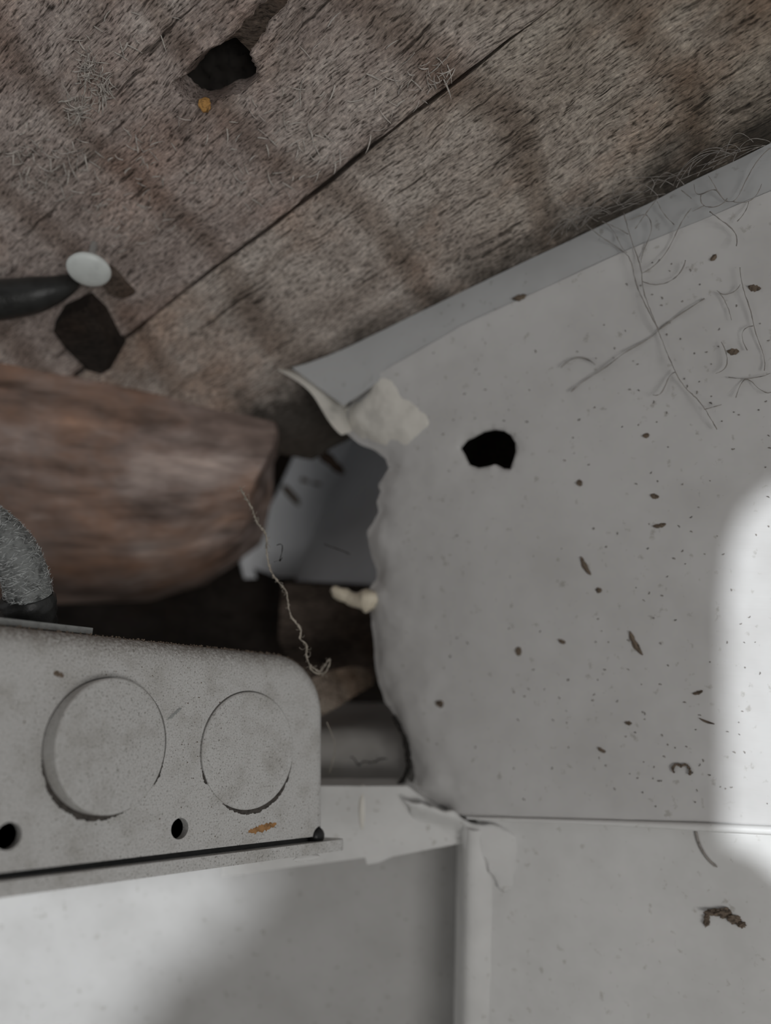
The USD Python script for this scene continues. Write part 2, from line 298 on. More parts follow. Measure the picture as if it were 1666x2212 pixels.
#                                               # the boards end on top of the joist
yb = max(c2(1666, 310)[1], c2(640, 800)[1])
ytop = c2(0, 0)[1]; xr = c2(1666, 0)[0]; xl = c2(0, 640)[0]
y_up0 = min(ytop, c2(0, 700)[1]) - 12
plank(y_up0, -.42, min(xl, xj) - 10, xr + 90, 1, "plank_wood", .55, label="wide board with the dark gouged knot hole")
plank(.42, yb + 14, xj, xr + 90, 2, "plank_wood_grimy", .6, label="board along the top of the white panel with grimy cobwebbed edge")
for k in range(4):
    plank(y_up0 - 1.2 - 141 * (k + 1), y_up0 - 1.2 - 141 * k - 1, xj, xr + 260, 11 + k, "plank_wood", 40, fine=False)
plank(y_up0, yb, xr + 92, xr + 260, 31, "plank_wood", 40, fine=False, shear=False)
def slab(O, X, Y, Z, x0, x1, y0, y1, t):
    b = trimesh.creation.box([x1 - x0, y1 - y0, t]); b.vertices += [(x0 + x1) / 2, (y0 + y1) / 2, -t / 2]
    b.vertices = O + b.vertices[:, :1] * X + b.vertices[:, 1:2] * Y + b.vertices[:, 2:] * Z
    if np.linalg.det(np.array([X, Y, Z])) < 0: b.invert()
    return b
obj("added_backing", slab(cO - cZ * 22, cX, cY, cZ, xj - 4, xr + 262, y_up0 - 590, yb + 12, 3), "black_backing", ceiling)  # unseen black backing, added to keep light out of the seams
obj("added_roof_slab", slab(cO - cZ * 95, cX, cY, cZ, xj - 700, xr + 262, y_up0 - 590, yb + 600, 6), "dark_wood", ceiling)  # unseen slab, added to stop light leaking into the hollow

Pg, Tg = triangulate(gouge.buffer(.5), .9)
hg = -8.0 + 3.0 * (fbm(np.c_[Pg * .5, Pg[:, 0] * 0], 3, 9) - .5)
Vg = cO + Pg[:, :1] * cX + Pg[:, 1:] * cY + hg[:, None] * cZ
Tg = Tg if CZsgn > 0 else Tg[:, ::-1]
obj("dark_gouge_lining", thicken(Vg, Tg, Vg - cZ * 2), "black_debris", ceiling, smooth=40, label="black lining painting the depth shade and dirt of the gouge")
Pg, Tg = triangulate(max(getattr(chan.buffer(-.4) - gouge.buffer(.2), 'geoms', [chan.buffer(-.4) - gouge.buffer(.2)]), key=lambda g: g.area), .9)  # the black lining above stands in for the deep gouge's shade and dirt
hg = -2.0 + 1.5 * (fbm(np.c_[Pg[:, :1] * .15, Pg[:, 1:] * .8, Pg[:, :1] * 0], 3, 4) - .5)
Vg = cO + Pg[:, :1] * cX + Pg[:, 1:] * cY + hg[:, None] * cZ
Tg = Tg if CZsgn > 0 else Tg[:, ::-1]
obj("torn_channel", thicken(Vg, Tg, Vg - cZ * 1), "brown_wood", ceiling, smooth=40, label="dark brown torn grain running up from the gouge")
# splinters and loose fibres lifted off the sawn face
rng = np.random.default_rng(5); ms = []
clusters = [((190, 150), 26, 70), ((220, 190), 22, 60), ((170, 235), 26, 60), ((60, 330), 60, 60), ((150, 360), 50, 40), ((300, 320), 60, 30), ((500, 400), 120, 40), ((620, 290), 60, 26), ((690, 330), 40, 20), ((260, 450), 80, 40), ((250, 40), 120, 30), ((900, 200), 60, 30), ((760, 200), 150, 30), ((960, 150), 25, 20)]
for (cx, cy), sp, n_ in clusters:
    for _ in range(int(n_ * .8)):
        px, py = cx + rng.normal() * sp * .6, cy + rng.normal() * sp * .6
        x, y = c2(px, py)
        if y > -1.5: continue
        a = rng.normal() * .5 + rng.choice([0, 0, 1.2, -1.0]); L = rng.uniform(1.2, 4.2); d = np.array([math.cos(a), math.sin(a)]) * rng.choice([-1, 1]); lift = rng.uniform(.1, .8)
        h0 = float(plank_height(np.array([x]), np.array([y]), 1, -300, 300, 0)[0])
        pts = [c3(x + d[0] * L * t + .25 * math.sin(3 * t) * d[1], y + d[1] * L * t - .25 * math.sin(3 * t) * d[0], h0 + .18 + 1.3 * lift * math.sin(t * 2.4)) for t in np.linspace(0, 1, 4)]
        ms.append(tube(pts, np.array([.12, .15, .12, .03]) * rng.uniform(.6, 1.5), 3, False))
obj("wood_fibres", cat(ms), "splinter", ceiling, kind="stuff", label="loose fibres and splinters lifted off the sawn board")

# ------------------------------------------------------------------ white panel on the right
wall = thing("wall_right", "large dusty white panel on the right with a round hole and a torn left edge", "wall", kind="structure")
edge_px = [(775, 832), (752, 862), (740, 880), (732, 905), (738, 935), (765, 958), (800, 972), (822, 990), (830, 1010), (818, 1030), (806, 1048), (812, 1062), (803, 1085), (808, 1105), (796, 1130), (782, 1150), (788, 1180), (790, 1205), (802, 1235), (800, 1255), (788, 1272), (784, 1300),
           (790, 1340), (796, 1400), (800, 1440), (810, 1490), (822, 1525), (842, 1552), (858, 1585), (872, 1622), (884, 1660), (887, 1685), (880, 1712), (900, 1735), (950, 1752)]
bot_px = [(1010, 1765), (1100, 1768), (1350, 1777), (1500, 1784), (1666, 1792), (3600, 1864)]
top_px = [(3600, -512), (1666, 417), (1350, 547), (1000, 706), (880, 776), (815, 812)]
outline = np.array([w2(*p) for p in edge_px + bot_px] + [w2(*p) for p in top_px])
hole_px = [(990, 968), (1003, 950), (1022, 942), (1040, 932), (1062, 927), (1086, 930), (1102, 940), (1111, 957), (1113, 975), (1108, 993), (1101, 1013), (1084, 1012), (1067, 1003), (1050, 1008), (1030, 1011), (1010, 1004), (1000, 985)]
hole = np.array([w2(*p) for p in hole_px])
poly = Polygon(outline, [hole]).buffer(0)
edgeL = LineString([w2(*p) for p in edge_px]); topL = LineString([w2(*p) for p in top_px]); botL = LineString([w2(*p) for p in bot_px])
P, T = triangulate(poly, 1.0, (w2(760, 1100)[0] - 20, -120, w2(1720, 1100)[0], 110), 30)
def panel_h(P):
    pts = shapely.points(P); d = shapely.distance(edgeL, pts); q = np.c_[P, np.zeros(len(P))]
    h = -3.2 * np.exp(-(d / 4.0) ** 1.5) + (fbm(q * .06, 3, 3) - .5) * .8
    fade = np.exp(-d / 16)
    h += fade * (fbm(q * .22, 4, 8) - .5) * 1.6                          # buckled near the torn edge
    h -= 1.1 * np.exp(-(shapely.distance(Polygon(hole), pts) / 1.6)) * (.5 + noise(q * .8, 4))
    h += 1.2 * np.exp(-(shapely.distance(topL, pts) / 3.5) ** 2)          # rolls out towards the flange
    return h
h = panel_h(P); V = w3(P, h)
if np.cross(wX, wY) @ nW < 0: T = T[:, ::-1]
obj("panel", thicken(V, T, V - nW * 1.3), "white_vinyl", wall, smooth=50)
# the flange that turns from the panel's top to the boards
def strip_pts(px_lo, px_hi, n=90, m=10):
    lo = spline(np.array(px_lo, float), n); hi = spline(np.array(px_hi, float), n); return lo, hi
low = [(3590, -507), (1666, 413), (1350, 543), (1000, 702), (880, 772), (790, 838), (745, 868)]
low = [(x, y + 9) for x, y in low]
high = [(3590, -611), (1666, 306), (1350, 462), (1000, 628), (905, 675), (800, 730), (634, 801)]
lo, hi = strip_pts(low, high); G = []
for k in range(len(lo)):
    A = hit(Wp, *lo[k]) + nW * .75; B = hit(C, *hi[k]) + cZ * .3
    for v in np.linspace(0, 1, 9):
        rag = 0
        if v == 1 : B2 = B + (fbm(np.array([[k * .35, 0, 0]]), 3, 5)[0] - .5) * np.array([0, 0, .7])
        p = A * (1 - v) + B * v + nW * (1.1 * math.sin(math.pi * v) * .4)
        if v == 1: p = B2
        u = max(0, (k - (len(lo) - 14)) / 13); p = p + np.array([0, -1, .1]) * 4.0 * u ** 2 * v     # the torn tip curls forward
        G.append(p)
G = np.array(G); i = np.arange(len(G)).reshape(-1, 9); a, b, c, d = i[:-1, :-1].ravel(), i[1:, :-1].ravel(), i[1:, 1:].ravel(), i[:-1, 1:].ravel()
Tf = np.vstack([np.stack([a, b, c], 1), np.stack([a, c, d], 1)])
nn = np.cross(G[Tf[0, 1]] - G[Tf[0, 0]], G[Tf[0, 2]] - G[Tf[0, 0]])
if nn @ nW < 0: Tf = Tf[:, ::-1]
nf = unit(nn) * np.sign(nn @ nW)
obj("top_flange", thicken(G, Tf, G - nf * .9), "shaded_flange", wall, smooth=50, label="flange turned up to the boards, shading put into its greyer white")
# torn curled lip hanging from the flange's end
lip = spline([hit(Wp, *p) + nW * d for p, d in (((628, 806), 7), ((662, 828), 5), ((690, 856), 3.5), ((708, 890), 2.5), ((726, 920), 2), ((742, 940), 1))], 26)
G = []
for k, p in enumerate(lip):
    w = 3.2 * math.sin(math.pi * min(1, (k + 2) / 16) * .5) ; tx = unit(np.array([.75, .55, .36]))
    for v in np.linspace(0, 1, 7): G.append(p + tx * w * 2.4 * v + nW * (1.6 * math.cos(v * 2.2) - 1.2))
G = np.array(G); i = np.arange(len(G)).reshape(-1, 7); a, b, c, d = i[:-1, :-1].ravel(), i[1:, :-1].ravel(), i[1:, 1:].ravel(), i[:-1, 1:].ravel(); Tf = np.vstack([np.stack([a, b, c], 1), np.stack([a, c, d], 1)])
nn = np.cross(G[Tf[0, 1]] - G[Tf[0, 0]], G[Tf[0, 2]] - G[Tf[0, 0]])
if nn @ nW < 0: Tf = Tf[:, ::-1]
obj("torn_lip", thicken(G, Tf, G - nW * .8), "caulk", wall, smooth=60, label="curled cream torn end of the flange")
# bottom rim
rim = spline([hit(Wp, *p) + nW * .5 for p in bot_px], 60)
obj("bottom_rim", tube(rim, np.interp(np.linspace(0, 1, 60), [0, .12, .3, 1], [.35, .5, .95, 1.15]), 12), "white_paint", wall, smooth=60, label="rolled bright bottom rim")
# dark sheet added behind the panel so that its hole stays black
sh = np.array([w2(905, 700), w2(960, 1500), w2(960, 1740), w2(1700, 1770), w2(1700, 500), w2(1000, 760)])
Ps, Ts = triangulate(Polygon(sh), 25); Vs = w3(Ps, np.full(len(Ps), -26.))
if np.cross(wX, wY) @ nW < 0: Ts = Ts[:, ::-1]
obj("added_dark_sheet", thicken(Vs, Ts, Vs - nW * 9), "dark_wood", wall)
# caulk smears
def lumps(spots, hfun, seed):
    ms = []
    for k, (px, py, rx, ry, rz, ang) in enumerate(spots):
        c_ = hit(Wp, px, py); d_ = c_[1] / FP; a = math.radians(ang); X = math.cos(a) * wX + math.sin(a) * wY; Y = -math.sin(a) * wX + math.cos(a) * wY
        ms.append(blob(c_ + nW * hfun(px, py), (rx * d_, ry * d_, rz), X, Y, nW, seed=seed + k, amp=.38, sub=4, freq=1.0))
    return cat(ms)
def smear(pxs, n, X, Y, N, O, base, hmax, seed, ds=.8, soft=2.2):
    q = np.array([hit(n, *p) - O for p in pxs]); pg = Polygon(np.c_[q @ X, q @ Y]).buffer(2.0).buffer(-2.0); ring = np.array(pg.exterior.coords)[:-1]; ring = resample(ring, 1.0)
    ring = ring + (np.stack([fbm(np.c_[ring * .35, ring[:, 0] * 0], 3, seed), fbm(np.c_[ring * .35, ring[:, 0] * 0], 3, seed + 1)], 1) - .5) * 3.0
    pg = Polygon(ring).buffer(0); pg = max(getattr(pg, "geoms", [pg]), key=lambda g: g.area); P, T = triangulate(pg, ds); d = shapely.distance(pg.exterior, shapely.points(P)); z3 = np.c_[P * .16, P[:, 0] * 0]
    h = base(P) - .35 + hmax * (1 - np.exp(-d / soft)) * (.35 + 1.1 * fbm(z3, 4, seed)) + (fbm(z3 * 4, 3, seed + 5) - .5) * .25 * (1 - np.exp(-d / 1.5))
    V = O + P[:, :1] * X + P[:, 1:] * Y + h[:, None] * N
    if np.cross(X, Y) @ N < 0: T = T[:, ::-1]
    return thicken(V, T, V - N * .8)
obj("caulk_smear", smear([(733, 885), (748, 866), (775, 852), (792, 828), (806, 812), (832, 806), (858, 818), (872, 848), (908, 868), (935, 908), (922, 948), (890, 966), (850, 962), (815, 970), (785, 958), (752, 940), (735, 915)], Wp, wX, wY, nW, wO, panel_h, 1.5, 3, .8, 4.5), "caulk", wall, smooth=True, label="lumpy cream caulk at the torn corner")
cb = spline([hit(Wp, *p) - nW * 2 for p in ((706, 1279), (735, 1287), (762, 1299), (785, 1300), (806, 1308))], 34)
cm = tube(cb, np.interp(np.linspace(0, 1, 34), [0, .08, .3, .52, .62, .8, .95, 1], [.2, 1.3, 2.0, 1.7, 1.9, 3.2, 2.6, .8]), 24); cm.vertices += cm.vertex_normals * ((fbm(cm.vertices * .35, 3, 5) - .5) * 1.8)[:, None]
obj("caulk_blob", cm, "caulk_cream", wall, smooth=True, label="cream caulk bead on the torn edge")
# fine specks stuck on the panel
rng = np.random.default_rng(12); ms = []
def flake(px, py, L, w, ang, h=.25, seed=0, base=None, bend=.15):
    """a small curved flake lying on the panel; L, w in picture pixels of the photograph at that place"""
    c_ = hit(Wp, px, py); d_ = c_[1] / FP; o = panel_h(np.array([w2(px, py)]))[0]; a = math.radians(ang)
    X = math.cos(a) * wX + math.sin(a) * wY; Y = -math.sin(a) * wX + math.cos(a) * wY; r = np.random.default_rng(seed)
    k = 9; s = np.linspace(-1, 1, k); wid = w * d_ * .5 * np.sqrt(np.maximum(1 - s ** 2, .03)) * r.uniform(.75, 1.2, k)
    ring = [c_ + X * (L * d_ * .5 * s[j]) + Y * (bend * L * d_ * (s[j] ** 2 - .5)) + nW * (o + .12) for j in range(k)]
    V = []
    for j in range(k): V += [ring[j] - Y * wid[j], ring[j] + nW * h * r.uniform(.7, 1.2), ring[j] + Y * wid[j], ring[j] - nW * .3]
    F = []
    for j in range(k - 1):
        for q in range(4):
            p_, q_ = 4 * j + q, 4 * j + (q + 1) % 4; F += [[p_, q_, q_ + 4], [p_, q_ + 4, p_ + 4]]
    F += [[0, 1, 2], [0, 2, 3]]; e = 4 * (k - 1); F += [[e, e + 2, e + 1], [e, e + 3, e + 2]]
    return trimesh.Trimesh(np.array(V), np.array(F), process=False)
for k in range(210):
    px, py = rng.uniform(930, 1666) if k % 3 else rng.uniform(1350, 1666), rng.uniform(560, 1750)
    if not shapely.contains_xy(poly.buffer(-2), *w2(px, py)): continue
    ms.append(flake(px, py, rng.uniform(2.5, 7), rng.uniform(1.8, 3.6), rng.uniform(0, 180), .12, k))
obj("dust_specks", cat(ms), "speck", wall, kind="stuff", label="tiny dark specks stuck all over the panel")

# ------------------------------------------------------------------ walls under the panel
low_n = Wp / (1 - 2.4 * np.linalg.norm(Wp))                              # parallel to the panel
if hit(low_n, 1300, 1900)[1] < hit(Wp, 1300, 1900)[1]: low_n = Wp / (1 + 2.4 * np.linalg.norm(Wp))
def sheet_px(n, pxs, t, ds=4.0, inner=None, hfun=None):
    N = -unit(n); O = hit(n, *pxs[0]); X = unit(np.cross([0, 0, 1.0], N)); Y = np.cross(N, X)
    if Y[2] < 0: X, Y = -X, -Y
    q = np.array([hit(n, *p) - O for p in pxs]); P, T = triangulate(Polygon(np.c_[q @ X, q @ Y]).buffer(0), ds, None, None)
    h = hfun(P) if hfun else np.zeros(len(P)); V = O + P[:, :1] * X + P[:, 1:] * Y + h[:, None] * N
    if np.cross(X, Y) @ N < 0: T = T[:, ::-1]
    return thicken(V, T, V - N * t)
wl = thing("wall_lower", "white lower wall panel under the bright rim of the hole panel", "wall", kind="structure")
obj("panel", sheet_px(low_n, [(1030, 1700), (1030, 2900), (3600, 2900), (3600, 1800)], 2, 6, hfun=lambda P: (fbm(np.c_[P * .05, P[:, 0] * 0], 3, 4) - .5) * .7), "white_paint", wl)
left_n = plane3([(1005, 1900, 222), (300, 1900, 224), (600, 2200, 226)])
wleft = thing("wall_left", "plain white lower wall beneath the junction box", "wall", kind="structure")
obj("panel", sheet_px(left_n, [(1030, 1720), (1030, 2900), (-900, 2900), (-900, 1720)], 2, 8, hfun=lambda P: (fbm(np.c_[P * .03, P[:, 0] * 0], 3, 6) - .5) * 1.6), "shaded_white", wleft)
# corner trim: a vertical rounded bead between the two lower walls
c1 = lambda y: hit(low_n, 1040 - (y - 1800) * .02, y)
tp = thing("trim_1", "vertical white corner trim between the two lower white walls", "trim", kind="structure")
ys = np.linspace(1788, 2800, 40); rows = []
prof = [(-36, 19), (-35, 1.5), (-32, -.2), (-27, -1.3), (-18, -1.9), (-6, -2.0), (8, -1.8), (30, -1.1), (52, -.55), (74, .1), (76, 2), (0, 18)]
for y in ys:
    q = c1(y); d_ = q[1] / FP; rows.append([q + np.array([u * d_, v, 0.0]) for u, v in prof])
R = np.array(rows); k = R.shape[1]; V = R.reshape(-1, 3); F = []
for j in range(len(ys) - 1):
    for q in range(k):
        a, b = j * k + q, j * k + (q + 1) % k; F += [[a, a + k, b + k], [a, b + k, b]]
for q in range(1, k - 1): F += [[0, q, q + 1], [(len(ys) - 1) * k, (len(ys) - 1) * k + q + 1, (len(ys) - 1) * k + q]]
m = trimesh.Trimesh(V, np.array(F), process=False); m.fix_normals()
obj("corner_bead", m, "white_paint", tp, smooth=50)
cN = -unit(low_n); cO2 = hit(low_n, 1040, 1850); cX2 = unit(np.cross([0, 0, 1.0], cN)); cY2 = np.cross(cN, cX2)
obj("caulk_smear", smear([(890, 1742), (930, 1738), (1000, 1768), (1060, 1780), (1105, 1800), (1132, 1840), (1128, 1885), (1108, 1930), (1085, 1932), (1066, 1900), (1050, 1850), (1020, 1828), (960, 1815), (905, 1790)], low_n, cX2, cY2, cN, cO2, lambda P: np.interp(P[:, 0], [-20, -7, -4.4, 0, 1, 3.6, 6.3, 9, 12], [-3.3, -3.0, 1.5, 2.05, 1.9, 1.2, .65, .2, .12]), .75, 8, .8, 4.0), "white_paint", tp, smooth=True, label="smeared cream caulk over the corner")
# horizontal white board left of the corner, standing proud of the wall under it
band_n = plane3([(1000, 1780, 206), (700, 1780, 206), (850, 1900, 207)])
tb = thing("trim_2", "short white board between the junction box and the corner, notched below", "trim", kind="structure")
def wavy(P): return (fbm(np.c_[P * .08, P[:, 0] * 0], 3, 2) - .5) * .9
obj("board", sheet_px(band_n, [(480, 1697), (880, 1699), (935, 1740), (1012, 1775), (1016, 1818), (940, 1832), (850, 1850), (818, 1864), (793, 1868), (789, 1852), (735, 1860), (480, 1895)], 5, 1.5, hfun=wavy), "white_paint", tb, smooth=50)
bN = -unit(band_n); bO3 = hit(band_n, 950, 1760); bX = unit(np.cross([0, 0, 1.0], bN)); bY = np.cross(bN, bX)
def below(P):
    a_, b_ = [np.array([(hit(band_n, *p) - bO3) @ bX, (hit(band_n, *p) - bO3) @ bY]) for p in ((880, 1722), (1012, 1766))]; t_ = unit(b_ - a_); d_ = (P[:, 0] - a_[0]) * t_[1] - (P[:, 1] - a_[1]) * t_[0]
    return np.interp(d_, [-2, 0, .6, 4.2, 6], [3.4, 3.6, 3.2, .5, .3]) + np.interp(P[:, 0], [4, 8], [0, 1.6])
obj("caulk_fill", smear([(872, 1718), (905, 1726), (960, 1742), (1015, 1758), (1030, 1780), (1018, 1806), (975, 1808), (930, 1790), (890, 1765)], band_n, bX, bY, bN, bO3, below, .7, 13, .7, 3.0), "white_paint", tb, smooth=True, label="caulk bridging the board and the torn panel's lower corner")
obj("paint_ridge", blob(at(782, 1740, 206), (1.0, .8, 6), seed=4, amp=.3), "caulk", tb, smooth=True)
# the recessed white block over it
rb = thing("recessed_block", "greyish white block recessed between junction box and torn panel edge, a curled thread on it", "block")
pr = []
for a in np.linspace(0, math.pi / 2, 14): pr.append((12 - 12 * math.sin(a), 12 * math.cos(a) - 12))    # (back, up)
pr = [(p[0], p[1]) for p in pr][::-1]                                     # from front bottom of the rounding to its top
zf, Yf = at(0, 1592, 222)[2], 222
prof = [(Yf, at(0, 1760, 222)[2])] + [(Yf + b, zf + u) for b, u in pr] + [(Yf + 40, zf), (Yf + 40, at(0, 1760, 222)[2])]
xa, xb = at(560, 0, 222)[0], at(905, 0, 222)[0]; n_ = len(prof)
V = np.array([[xa, y, z] for y, z in prof] + [[xb, y, z] for y, z in prof]); F = []
for q in range(n_): a, b = q, (q + 1) % n_; F += [[a, b, b + n_], [a, b + n_, a + n_]]
for q in range(1, n_ - 1): F += [[0, q + 1, q], [n_, n_ + q, n_ + q + 1]]
m = trimesh.Trimesh(V, np.array(F), process=False); m.fix_normals(); obj("body", m, "grubby_white", rb, smooth=50)

# ------------------------------------------------------------------ the hollow behind: joist, flashing, dark boards
joist = thing("joist", "blurred reddish brown rough joist running from the left edge to the torn opening", "beam")
U, Vn = 150, 60; front = []; back = []
tps = np.interp; 
for u in np.linspace(0, 1, U):
    for v in np.linspace(0, 1, Vn):
        xe = 596 - 94 * v ** 1.3 + (8 * math.sin(v * 9)); x = -420 + (xe + 420) * u
        yt = np.interp(x, [-420, 0, 200, 350, 500, 620], [700, 775, 818, 850, 885, 915]); ybm = np.interp(x, [-420, 0, 120, 250, 400, 520], [1260, 1300, 1305, 1300, 1262, 1190])
        y = yt + (ybm - yt) * v; Dt = hit(C, x, yt)[1] + 1.0
        p = at(x, y, Dt + 30 * v ** 2 - 9 * math.sin(math.pi * v))
        q = np.array([p * [.02, .09, .09]]); dd = (fbm(q + 3, 4, 8)[0] - .5) * 6 + (fbm(q * 4, 3, 9)[0] - .5) * 1.6
        if v > .86: dd += 10 * ((v - .86) / .14) ** 2
        p = p + ray(x, y) / np.linalg.norm(ray(x, y)) * dd; front.append(p); back.append(at(x, y - 6 + 6 * v, 0) + np.array([p[0], p[1] + 38, p[2] + (8 if v < .5 else -4)]))
i = np.arange(U * Vn).reshape(U, Vn); a, b, c, d = i[:-1, :-1].ravel(), i[1:, :-1].ravel(), i[1:, 1:].ravel(), i[:-1, 1:].ravel(); T = np.vstack([np.stack([a, c, b], 1), np.stack([a, d, c], 1)])
m = thicken(np.array(front), T, np.array(back)); 
if m.volume < 0: m.invert()
jO = at(300, 1030, 235); jX = unit(at(560, 1060, 240) - at(0, 1010, 236)); jZ = unit(np.cross(jX, [0, 1, 0])); jY = np.cross(jZ, jX)
m.vertices = np.stack([(m.vertices - jO) @ jX, (m.vertices - jO) @ jY, (m.vertices - jO) @ jZ], 1)
p = obj("body", m, "joist_wood", joist, smooth=60, world=False); frame_xf(p, jO, jX, jY, jZ)
def board(name, pxs, D, t, matn, parent, **kw):
    n = plane3(D) if isinstance(D, list) else np.array([0, 1 / D, 0]); return obj(name, sheet_px(n, pxs, t, 5, hfun=lambda P: (fbm(np.c_[P * .06, P[:, 0] * 0], 3, 2) - .5) * 1.5), matn, parent, **kw)
wb = thing("dark_backdrop", "dark board added as a black backdrop behind the torn opening", "wall", kind="structure")
board("board", [(-2500, 700), (3200, 700), (3200, 2600), (-2500, 2600)], 400, 12, "dark_wood", wb)  # backdrop added to block stray light and keep the hollow black
dw = thing("dark_solid", "dark brown solid between black cable end and joist at upper left", "dark_solid")  # added solid, standing in for an unidentified dark shape
q4 = [(140, 655), (200, 630), (232, 662), (272, 742), (240, 800), (205, 790), (150, 735), (118, 690)]
q0 = np.array([hit(C, *p) for p in q4]); ctr = q0.mean(0); q1 = ctr + (q0 - ctr) * .82 + cZ * 5.5
obj("body", m3d.Manifold.hull_points(np.vstack([q0 - cZ * 1.0, q1])), "dark_wood", dw, smooth=25)
nb = thing("brown_lump", "small dark reddish lump between joist end and torn white corner", "block")  # added lump, standing in for an unidentified brownish patch
obj("body", trimesh.Trimesh(*[(lambda b: b.vertices * [13, 14, 13] + at(690, 882, 252))(trimesh.creation.icosphere(3)), trimesh.creation.icosphere(3).faces]), "brown_wood", nb, smooth=True)
st = obj("stick", tube(spline([at(590, 958, 244), at(680, 940, 246), at(760, 925, 250), at(840, 975, 250)], 14), [1.2, 1.5, 1.4, 1.5, 1.6, 1.5, 1.4, 1.3, 1.6, 1.8, 2.0, 2.2, 2.2, 2.0], 9, jitter=.25, seed=3), "brown_wood", label="thin dark broken stick across the top of the opening", cat="stick")
st = obj("stick", tube(spline([at(650, 945, 262), at(700, 985, 266), at(742, 1022, 270)], 10), [1.0, 1.2, 1.4, 1.5, 1.6, 1.7, 1.8, 1.8, 1.6, .9], 9, jitter=.25, seed=4), "brown_wood", label="short slanting dark twig in front of the white flashing", cat="stick")
fl = thing("folded_flashing", "folded white sheet seen through the torn opening, creased down the middle", "flashing")
A = [(668, 925), (771, 925), (640, 1246), (530, 1250), (520, 1215), (555, 1145), (598, 1070), (632, 995)]
nA = plane3([(600, 1000, 300), (700, 1000, 312), (600, 1240, 296)]); obj("left_leaf", sheet_px(nA, A, 1.2, 5), "bright_white", fl)
B_ = [(771, 925), (905, 925), (905, 1275), (640, 1265), (640, 1246)]
nB = plane3([(716, 1060, hit(nA, 716, 1060)[1]), (640, 1246, hit(nA, 640, 1246)[1]), (860, 1100, 280)]); obj("right_leaf", sheet_px(nB, B_, 1.2, 5), "bright_white", fl)
for (a_, b_, r_, lab) in (((612, 1052), (645, 1088), 1.5, "dark lump of dirt low on the white flashing's left leaf"), ((650, 1036), (664, 1040), .8, "small dark crumb high on the white flashing"), ((676, 1044), (690, 1046), .6, "faint grey crumb beside the crease of the white flashing")):
    P0_, P1_ = hit(nA, *a_), hit(nA, *b_); obj("dirt_lump", blob((P0_ + P1_) / 2 - unit(nA) * .6, (np.linalg.norm(P1_ - P0_) / 2 + .6, r_ * .7, r_), P1_ - P0_, nA, np.cross(P1_ - P0_, nA), seed=2, amp=.5), "chip", smooth=True, label=lab, cat="dirt")
lb = thing("dark_board", "dim grey-brown board below the white flashing inside the opening", "board")
board("body", [(610, 1262), (880, 1275), (880, 1470), (640, 1470), (600, 1380)], [(620, 1270, 262), (860, 1270, 256), (700, 1460, 262)], 8, "brown_wood", lb)  # shading inside the opening is put into this board's dark colour
lb = thing("dark_board", "black rough board end behind the top of the junction box", "board")
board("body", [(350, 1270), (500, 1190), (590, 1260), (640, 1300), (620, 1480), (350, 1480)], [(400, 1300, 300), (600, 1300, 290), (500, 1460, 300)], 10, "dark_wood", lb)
la = thing("broken_lath", "light brown broken lath poking out beside the junction box corner", "lath")
board("body", [(668, 1470), (700, 1452), (760, 1440), (802, 1442), (806, 1480), (770, 1500), (735, 1525), (700, 1542), (660, 1545)], [(700, 1490, 226), (800, 1460, 240), (720, 1540, 224)], 4, "lath_wood", la)
obj("dark_gap_line", tube(spline([hit(Wp, *p) + nW * d for p, d in (((846, 1548), -1), ((868, 1590), -1), ((880, 1630), -.5), ((882, 1660), 0), ((868, 1690), .5), ((860, 1706), .6))], 30), np.interp(np.arange(30), [0, 18, 24, 27, 29], [.55, .75, .5, 1.2, .5]), 8, jitter=.35), "black_debris", label="black line drawn in for the dark gap along the lower end of the torn edge", cat="dirt")  # black strand put where a shaded gap runs beside the panel

# ------------------------------------------------------------------ junction box
bt = unit([.954, 1, -.3]); bu = np.array([-.023, .307, .95]); bu = unit(bu - bt * (bt @ bu)); bn = np.cross(bu, bt); BS = 1.15; bO = at(233, 1612, 128 * BS)   # bn points into the box
def bf(v): v = np.asarray(v, float); return bO + v[..., :1] * bt + v[..., 1:2] * bu + v[..., 2:] * (-bn)     # local z = outwards
box = thing("junction_box", "dusty grey-white steel junction box with two round knockouts at lower left", "box")
def rounded(x0, x1, y0, y1, z0, z1, rc, rb):
    """box hull; rc: corner radius of the upper corners seen from the front, rb: rounding of the front edges"""
    s = m3d.Manifold.sphere(rb, 40); parts = []
    for cx, sg in ((x0 + rc, -1), (x1 - rc, 1)):
        for a in np.linspace(0, math.pi / 2, 9):
            px, py = cx + sg * (rc - rb) * math.sin(a), y1 - rc + (rc - rb) * math.cos(a)
            for z in (z0 + rb, z1 - rb): parts.append(s.translate([px, py, z]))
    for x in (x0 + rb, x1 - rb):
        for z in (z0 + rb, z1 - rb): parts.append(m3d.Manifold.cylinder(1, rb, rb, 40).rotate([-90, 0, 0]).translate([x, y0, z]))
    return m3d.Manifold.batch_hull(parts)
X0, X1, Y0, Y1, ZB = -51.5, 50.1, -17.6, 18.5, -101.0
outer = rounded(X0, X1, Y0, Y1, ZB, 0, 12.5, 3.2); inner = rounded(X0 + 1.6, X1 - 1.6, Y0 - 1, Y1 - 1.6, ZB + 1.6, -1.7, 11, 1.6)
shell = outer - inner
def cyl(x, y, r, z0, z1, n=72): return m3d.Manifold.cylinder(z1 - z0, r, r, n).translate([x, y, z0])
for kx, ky in ((0, 0.2), (29.3, -.7), (-29.2, .6)): shell = shell - cyl(kx, ky, 11.1, -.7, 5)
for hx, hy, hr in ((-14.6, -12.7, 1.95), (14.8, -13.8, 1.75)): shell = shell - cyl(hx, hy, hr, -6, 5, 40)
shell = shell - cyl(48.2, -17.9, 2.1, -6, 5, 30)
v_ = shell.to_mesh(); m = trimesh.Trimesh(v_.vert_properties[:, :3], v_.tri_verts)
